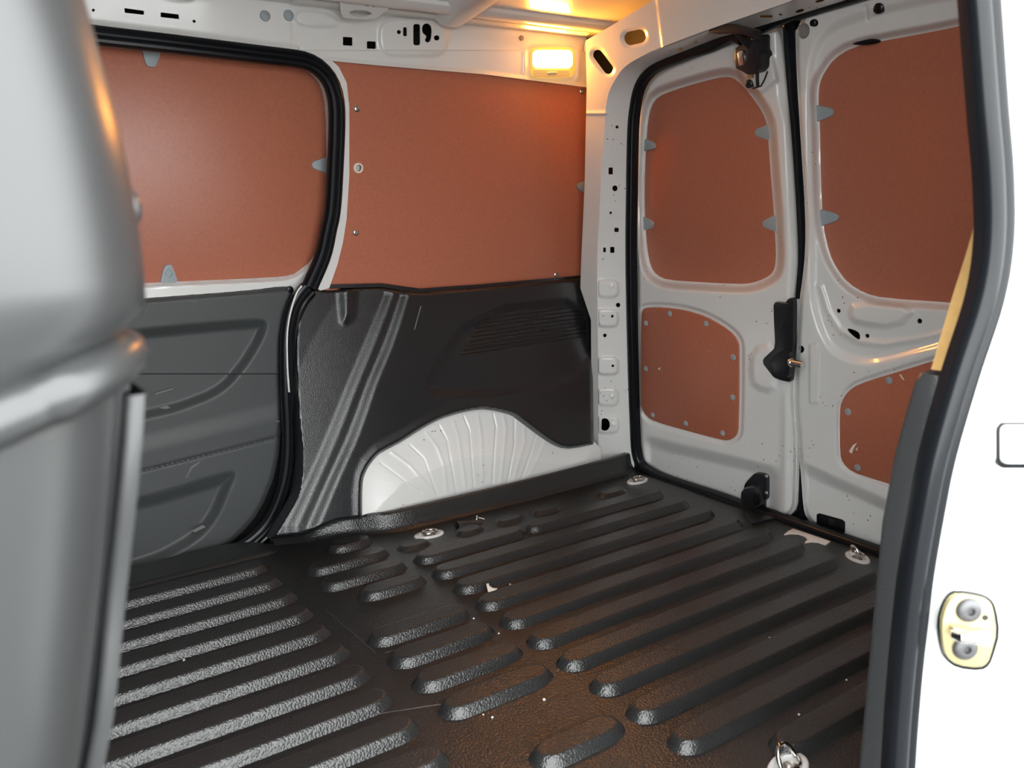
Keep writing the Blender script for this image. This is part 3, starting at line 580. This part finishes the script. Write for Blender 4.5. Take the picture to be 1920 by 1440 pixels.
for c in ([(348, 896), (358, 875), (376, 864), (375, 867), (360, 878), (350, 896)], [(298, 765), (312, 760), (322, 766), (310, 767)], [(355, 565), (371, 564), (365, 567)], [(515, 790), (525, 788), (523, 792)], [(360, 995), (380, 984), (386, 988), (366, 998)], [(290, 737), (325, 727), (324, 730), (291, 740)]):
    plate('scuff', D3F, c, .0225 if c[0][1] not in (765, 737) else .003, .0006, .0001, SCUFF, lt)

# near lining beside the door opening
S = []
for z, y0, y1, r in ((-.02, .410, .440, .018), (.15, .410, .438, .018), (.30, .408, .434, .018), (.40, .404, .431, .018), (.47, .395, .423, .018), (.52, .388, .413, .016), (.54, .386, .409, .012), (.550, .388, .404, .008)):
    S.append([(.715, y0-.004, z), (.702, y0, z), (.700, y0+.004, z), (.700, y1-.004, z), (.703, y1+.002, z), (.712, y1+.4*r, z), (.728, y1+.8*r, z), (.76, y1+r, z), (.90, .450, z), (1.20, .47, z), (1.44, .46, z), (1.44, .40, z)])
S.append([(x+.006*(x < .72), .394 if x < .75 else .41, .553) for x, y, z in S[-1]])
nl = loft('side_lining', S, NEARL, smooth=50); tag(nl, 'black plastic lining edge behind the near pillar seal', 'trim panel')

# ================================================================== seals
def beads(wd, ht=.012):
    return [(-wd/2, -.004), (-wd/2, ht*.5), (-wd*.42, ht*.8), (-wd*.30, ht*.95), (-wd*.20, ht*.75), (-wd*.12, ht*1.0), (0, ht*1.05), (wd*.10, ht*.8), (wd*.2, ht*1.0), (wd*.34, ht*.95), (wd*.44, ht*.7), (wd/2, ht*.4), (wd/2, -.004)]
so = spl(seal_out, 6); si = spl(seal_in, 6)
t = np.linspace(0, 1, 90); f = lambda P: np.stack([np.interp(t, np.linspace(0, 1, len(P)), P[:, i]) for i in (0, 1)], -1)
def resamp(P, n):
    d = np.concatenate([[0], np.cumsum(np.hypot(*np.diff(P, axis=0).T))]); s = np.linspace(0, d[-1], n); return np.stack([np.interp(s, d, P[:, 0]), np.interp(s, d, P[:, 1])], -1)
cl = (resamp(so, 90)+resamp(si, 90))/2
low = spl([(579, 541), (562, 562), (550, 590), (543, 640), (543, 720), (546, 800), (545, 860), (535, 920), (512, 975), (480, 1012), (440, 1040)], 6)
ws = thing('door_seal', 'black ribbed rubber seal around the opposite sliding door opening', 'seal', WF.p(579, 541))
sweep('upper_run', WF.at(cl[:, 0], cl[:, 1], .020), WF.n, beads(.034, .014), RUBBER, ws, smooth=30)
sweep('lower_run', np.vstack([WF.at(low[:, 0], low[:, 1], np.linspace(.020, .03, len(low)))]), WF.n, beads(.040, .010), RUBBER, ws, smooth=30)
tube('pillar_edge', WF.at(*spl([(566, 536), (556, 550), (546, 580), (540, 610), (538, 640), (539, 690), (542, 735)], 5).T, .036), .0022, WHITE, ws)
rs = spl([(1393, 73), (1371, 68), (1336, 86), (1298, 98), (1240, 120), (1214, 138), (1198, 164), (1190, 200), (1186, 250), (1184, 360), (1183, 480), (1186, 655), (1190, 800), (1193, 845), (1203, 873), (1228, 892), (1290, 914), (1345, 932), (1397, 951), (1440, 965), (1500, 985), (1560, 1006), (1640, 1034), (1800, 1090)], 6)
top = spl([(2000, -122), (1800, -62), (1600, -2), (1490, 31), (1440, 48), (1393, 71)], 6)
rseal = thing('door_seal', 'black rubber seal around the rear door opening', 'seal', DF.p(1190, 840))
sweep('side_run', DF.at(rs[:, 0], rs[:, 1], .004), DF.n, [(-.012, -.01), (-.012, .006), (-.008, .012), (0, .014), (.008, .012), (.012, .006), (.012, -.01)], RUBBER, rseal)
sweep('top_run', DF.at(top[:, 0], top[:, 1], .004), DF.n, [(-.008, -.01), (-.008, .006), (-.004, .011), (0, .012), (.004, .011), (.008, .006), (.008, -.01)], RUBBER, rseal)
mid = spl([(1481, 40), (1486, 150), (1498, 300), (1506, 420), (1507, 490), (1503, 530), (1497, 600), (1492, 700), (1493, 780), (1499, 870), (1501, 930), (1500, 990)], 6)
gs = sweep('door_seal', DF.at(mid[:, 0], mid[:, 1], -.030), DF.n, [(-.014, -.01), (-.014, .004), (-.006, .008), (.006, .008), (.014, .004), (.014, -.01)], RUBBER); tag(gs, 'dark rubber strip in the gap between the two rear doors', 'seal')
npf = [(-.0125, -.010), (-.0130, .003), (-.0110, .009), (-.0065, .0125), (-.0015, .0130), (.0025, .0105), (.0045, .0068), (.0075, .0080), (.0105, .0072), (.0128, .0035), (.0130, -.010)]
ns_ = thing('door_seal', 'thick black bulb seal on the near pillar, edging the white door jamb', 'seal', CF.p(1700, 1440))
sweep('bulb', CF.at(sp[:, 0], sp[:, 1], .004), CF.n, [(-a, b) for a, b in npf], RUBBER, ns_, smooth=60)

# ================================================================== fittings
# lit dome lamp
lp_o = WF.p(1033, 150, .018); lamp = thing('dome_lamp', 'lit amber interior lamp on the white rail above the large plywood panel', 'lamp', lp_o)
plate('housing', WF, rrect(993, 89, 1074, 147, 13, 5), .012, .012, .004, LGLOW, lamp)
plate('lens', WF, rrect(998, 94, 1072, 128, 9, 5), .021, .0036, .001, LENS, lamp)
gr = plate('grille', WF, rrect(996, 130, 1070, 145, 6, 4), .022, .004, .001, LGLOW, lamp)
for i in range(5): y = 131.5+i*2.9; sweep('slot_bar', [WF.p(1000, y, .026), WF.p(1067, y+1.5, .026)], WF.n, [(-.001, -.001), (-.001, .001), (.001, .001), (.001, -.001)], LGRIL, gr)
plate('switch', WF, rrect(1026, 135, 1043, 140, 2, 3), .026, .004, .001, CLIP, lamp)

# tie-down rings in the floor
def ringthing(p, a, label, s=1., up=.0):
    o = thing('tie_down_ring', label, 'ring', p, 'floor tie-down rings'); R = lambda x, y, z: p+np.array([x*math.cos(a)-y*math.sin(a), x*math.sin(a)+y*math.cos(a), z])*1.
    n = 24; q = [(.033*s*math.cos(t)*(1.12 if math.cos(t) < 0 else 1), .021*s*math.sin(t)) for t in np.arange(n)*2*math.pi/n]
    secs = [[R(x*k, y*k, z) for x, y in q] for k, z in ((1.0, -.001), (1.0, .0025), (.93, .0045), (.70, .0045), (.62, .0010), (.3, -.0006), (.02, -.0006))]
    loft('cup', secs, WHITE, o, closed=True)
    P = [R(.017*s*math.cos(t), .0115*s*math.sin(t), .008+up*max(0, math.sin(t))) for t in np.arange(20)*2*math.pi/20]
    tube('ring', P, .0030*s, STEEL, o, n=8, closed=True)
    inst('bolt', lathe_mesh('bolt', [(.0075*s, -.001), (.0075*s, .005), (.006*s, .0065), (.003*s, .0065), (.0025*s, .004)], ZINC, 12), Matrix.Translation(tuple(R(0, -.001, 0))), o)
    return o
ringthing(fl(806, 1003), -.12, 'metal tie-down ring in the floor by the wheel arch front')
ringthing(fl(1196, 902), .15, 'metal tie-down ring in the floor corner at the left rear door')
ringthing(fl(1607, 1046)+[0, 0, 0.], 1.2, 'raised metal tie-down ring by the rear door threshold, beside the near pillar', .9, .018)
ringthing(fl(1478, 1440), .2, 'large shiny tie-down ring at the near edge of the floor', 1.05, .02)
# torn flap next to the front ring
fp = fl(878, 983); fo_ = thing('torn_flap', 'torn curled flap of the floor liner by the wheel arch', 'flap', fp)
S = [[fp+np.array([-.030+.012*i, .012*math.cos(j*.5)-.004*i*.4, .014*math.sin(j*.5)*(1-.12*i)]) for j in range(7)] for i in range(6)]
loft('flap', S, FLOOR, fo_); tube('white_edge', [fp+[.028, -.002, .010], fp+[.036, .002, .006], fp+[.046, .004, .001]], .0015, CREAM, fo_, n=6)
tube('curl', [fp+[.022, .0, .001], fp+[.026, .004, .009], fp+[.024, .0, .015]], .0015, CREAM, fo_, n=6)
pe = fl(919, 1110, .008); po = thing('peeled_flake', 'small white peeled flake on a floor rib', 'flake', pe)
V = [pe+np.array(q) for q in [(-.008, -.006, .006), (.006, -.010, .006), (.014, -.004, .005), (.006, .002, .006), (.004, .010, .008), (.009, .018, .008), (.002, .016, .010), (-.003, .006, .009)]]; V2 = [v-np.array([0, 0, .0015]) for v in V]; k = 8
mk('flake', V+V2, [tuple(range(k)), tuple(range(2*k-1, k-1, -1))]+[((i+1) % k, i, k+i, k+(i+1) % k) for i in range(k)], CREAM, po, 0)
# torn cream patch at the threshold
tp = np.array([(1470, 1004), (1477, 998), (1487, 993), (1510, 1001), (1557, 1017), (1548, 1023), (1541, 1021), (1535, 1018.5), (1522, 1017), (1509, 1019), (1513, 1014), (1512, 1010), (1508, 1007), (1498, 1003), (1483, 1002)])
tpo = plate('threshold_patch', FL, tp, .0003, .003, .0004, CREAM); tag(tpo, 'pale torn-edged patch on the floor in front of the right rear door', 'patch')
# crumbs of dirt on the liner
V = []; F = []
for x, y in ((1310, 1202), (1440, 1199), (1443, 1196), (1510, 1085), (1316, 957), (1365, 979), (1421, 994), (888, 1160), (956, 1096), (960, 1260), (786, 1206), (923, 1345), (906, 1340), (1020, 1312), (1410, 1253), (1498, 1340), (1587, 1275), (338, 1210), (318, 1216), (345, 1238), (540, 1250), (935, 1188), (1150, 1365), (1130, 1370), (857, 1150)):
    p = fl(x, y); s = random.uniform(.0011, .0024); b = len(V); V += [p+np.array(q)*s for q in ((-1, -1, 0), (1, -.7, 0), (.8, 1, 0), (-.7, .9, 0), (.1, .1, 1.3))]; F += [(b, b+1, b+4), (b+1, b+2, b+4), (b+2, b+3, b+4), (b+3, b, b+4), (b+3, b+2, b+1, b)]
cr = mk('dirt_crumbs', V, F, CREAM, smooth=0, kind='stuff'); tag(cr, 'pale dirt crumbs scattered over the black floor', 'crumbs')

# latch on the edge of the left rear door
LA = soft([(1456, 565), (1478, 567), (1482, 560), (1488, 557), (1495, 561), (1494, 640), (1491, 690), (1488, 715), (1470, 711), (1457, 706), (1449, 696), (1437, 681), (1436, 671), (1457, 652), (1459, 640), (1457, 600)])
la = thing('door_latch', 'black latch plate with a steel pin between the two rear doors', 'latch', DF.p(1470, 712, .01))
plate('plate', DF, LA, .002, .012, .003, BLKMET, la); plate('raised_housing', DF, soft([(1446, 674), (1468, 656), (1488, 660), (1486, 707), (1460, 702)]), .014, .012, .004, BLKMET, la)
plate('lip', DF, [(1457, 566), (1479, 569), (1480, 575), (1457, 572)], .014, .006, .002, BLKMET, la)
a = DF.p(1480, 679, .028); b = DF.p(1505, 684, .028); tube('pin', [a, a*.75+b*.25, b], .0075, STEEL, la, n=14); tube('pin_collar', [a*.9+b*.1, a*.8+b*.2], .0095, ZINC, la, n=14)
inst('bolt', RIVET, orient(DF.p(1468, 612, .014), DF.n, sc=.6), la).data = lathe_mesh('latch_bolt', [(.006, -.001), (.006, .003), (.003, .004)], BLKMET, 10)
# lower catch of the left rear door
LC = soft([(1403, 903), (1421, 884), (1437, 887), (1443, 893), (1443, 933), (1437, 938), (1437, 960), (1403, 949), (1398, 938), (1399, 917)])
lc = thing('door_catch', 'black catch at the foot of the left rear door, standing on the threshold', 'latch', DF.p(1420, 955, .01))
plate('plate', DF, LC, -.018, .012, .002, BLKMET, lc); plate('housing', DF, chaikin([(1401, 912), (1424, 905), (1432, 920), (1434, 952), (1404, 946), (1400, 932)], 1), -.008, .024, .005, BLKMET, lc)
plate('boss', DF, ell(1420, 935, 7, 11), .014, .006, .002, RUBBER, lc)
studs('screw', SCREW, DF, [(1437, 893), (1437, 924)], -.006, lc, .6)
plate('foot', FL, [(1400, 950), (1440, 958), (1452, 975), (1410, 985), (1398, 968)], .0003, .006, .002, BLKMET, lc)
# check arm and latch under the header
HB = soft([(1398, 90), (1403, 86), (1417, 80), (1421, 66), (1444, 64), (1444, 92), (1448, 98), (1448, 124), (1440, 134), (1421, 139), (1411, 133), (1400, 128), (1397, 112)])
ha = thing('door_check', 'black door check arm under the header, at the top of the left rear door', 'latch', DF.p(1420, 140, .02))
bod = plate('body', DF, HB, .004, .034, .005, BLKMET, ha); plate('steel_cover', DF, soft([(1397, 96), (1409, 93), (1411, 121), (1400, 123)]), .018, .024, .002, STEEL, bod)
plate('label_plate', DF, rrect(1409, 68, 1419, 75, 1), .036, .003, .001, ZINC, bod)
plate('arm_bracket', DF, [(1337, 61), (1340, 54), (1366, 44), (1384, 45), (1408, 52), (1424, 56), (1426, 68), (1392, 63), (1356, 64)], .060, .016, .003, BLKMET, ha)
tube('strut', [DF.p(1382, 62, .066), DF.p(1393, 76, .05), DF.p(1404, 88, .036)], .0050, BLKMET, ha)
plate('arm', DF, [(1400, 52), (1428, 58), (1424, 74), (1412, 66)], .040, .02, .003, BLKMET, ha)
tube('rod', [DF.p(1420, 138, .02), DF.p(1420, 150, .018), DF.p(1421, 163, .012)], .0034, BLKMET, ha)
tube('wire', [DF.p(1439, 134, .02), DF.p(1434, 148, .02), DF.p(1427, 161, .014), DF.p(1412, 166, .010)], .0018, BLKMET, ha)
plate('yellow_tab', DF, [(1403, 134), (1412, 134), (1414, 146), (1404, 148)], .014, .004, .001, GOLD, ha)
inst('bolt', lathe_mesh('check_bolt', [(.0085, -.002), (.0085, .006), (.006, .008), (.003, .008), (.0028, .004)], BLKMET, 14), orient(DF.p(1407, 157, .010), DF.n), ha)

# striker on the near jamb
stp = chaikin([(1779, 1117), (1795, 1110), (1832, 1115), (1850, 1122), (1858, 1138), (1864, 1182), (1855, 1215), (1848, 1238), (1832, 1248), (1790, 1243), (1770, 1228), (1763, 1205), (1760, 1165), (1768, 1135)], 1)
st = thing('door_striker', 'yellow zinc door striker with two bolts on the white near jamb', 'striker', CF.p(1812, 1245, .01))
w0 = .0125; plate('gasket', CF, grow(stp, 5), w0-.004, .0055, .001, RUBBER, st); plate('base_plate', CF, stp, w0, .005, .0015, GOLD, st)
plate('cover', CF, chaikin([(1776, 1166), (1795, 1172), (1815, 1178), (1840, 1174), (1852, 1182), (1852, 1202), (1830, 1200), (1800, 1196), (1780, 1184)], 1), w0+.004, .007, .003, GOLD, st)
TX = lathe_mesh('torx_bolt', [(.0105, -.001), (.0105, .002), (.0095, .004), (.0060, .0058), (.0035, .0055), (.003, .0025)], BOLT, 20)
for x, y in ((1815, 1143), (1808, 1214)): inst('bolt', TX, orient(CF.p(x, y, w0+.005), CF.n), st)
tube('loop', [CF.p(1790, 1184, w0+.004), CF.p(1793, 1192, w0+.018), CF.p(1800, 1196, w0+.022), CF.p(1830, 1199, w0+.022), CF.p(1848, 1203, w0+.022), CF.p(1852, 1200, w0+.014), CF.p(1850, 1192, w0+.004)], .0042, STEEL, st, n=12)
inst('locating_hole', lathe_mesh('locating_hole', [(.0025, -.001), (.0025, .0006), (.001, .0006)], DARK, 10), orient(CF.p(1847, 1158, w0+.005), CF.n), st)
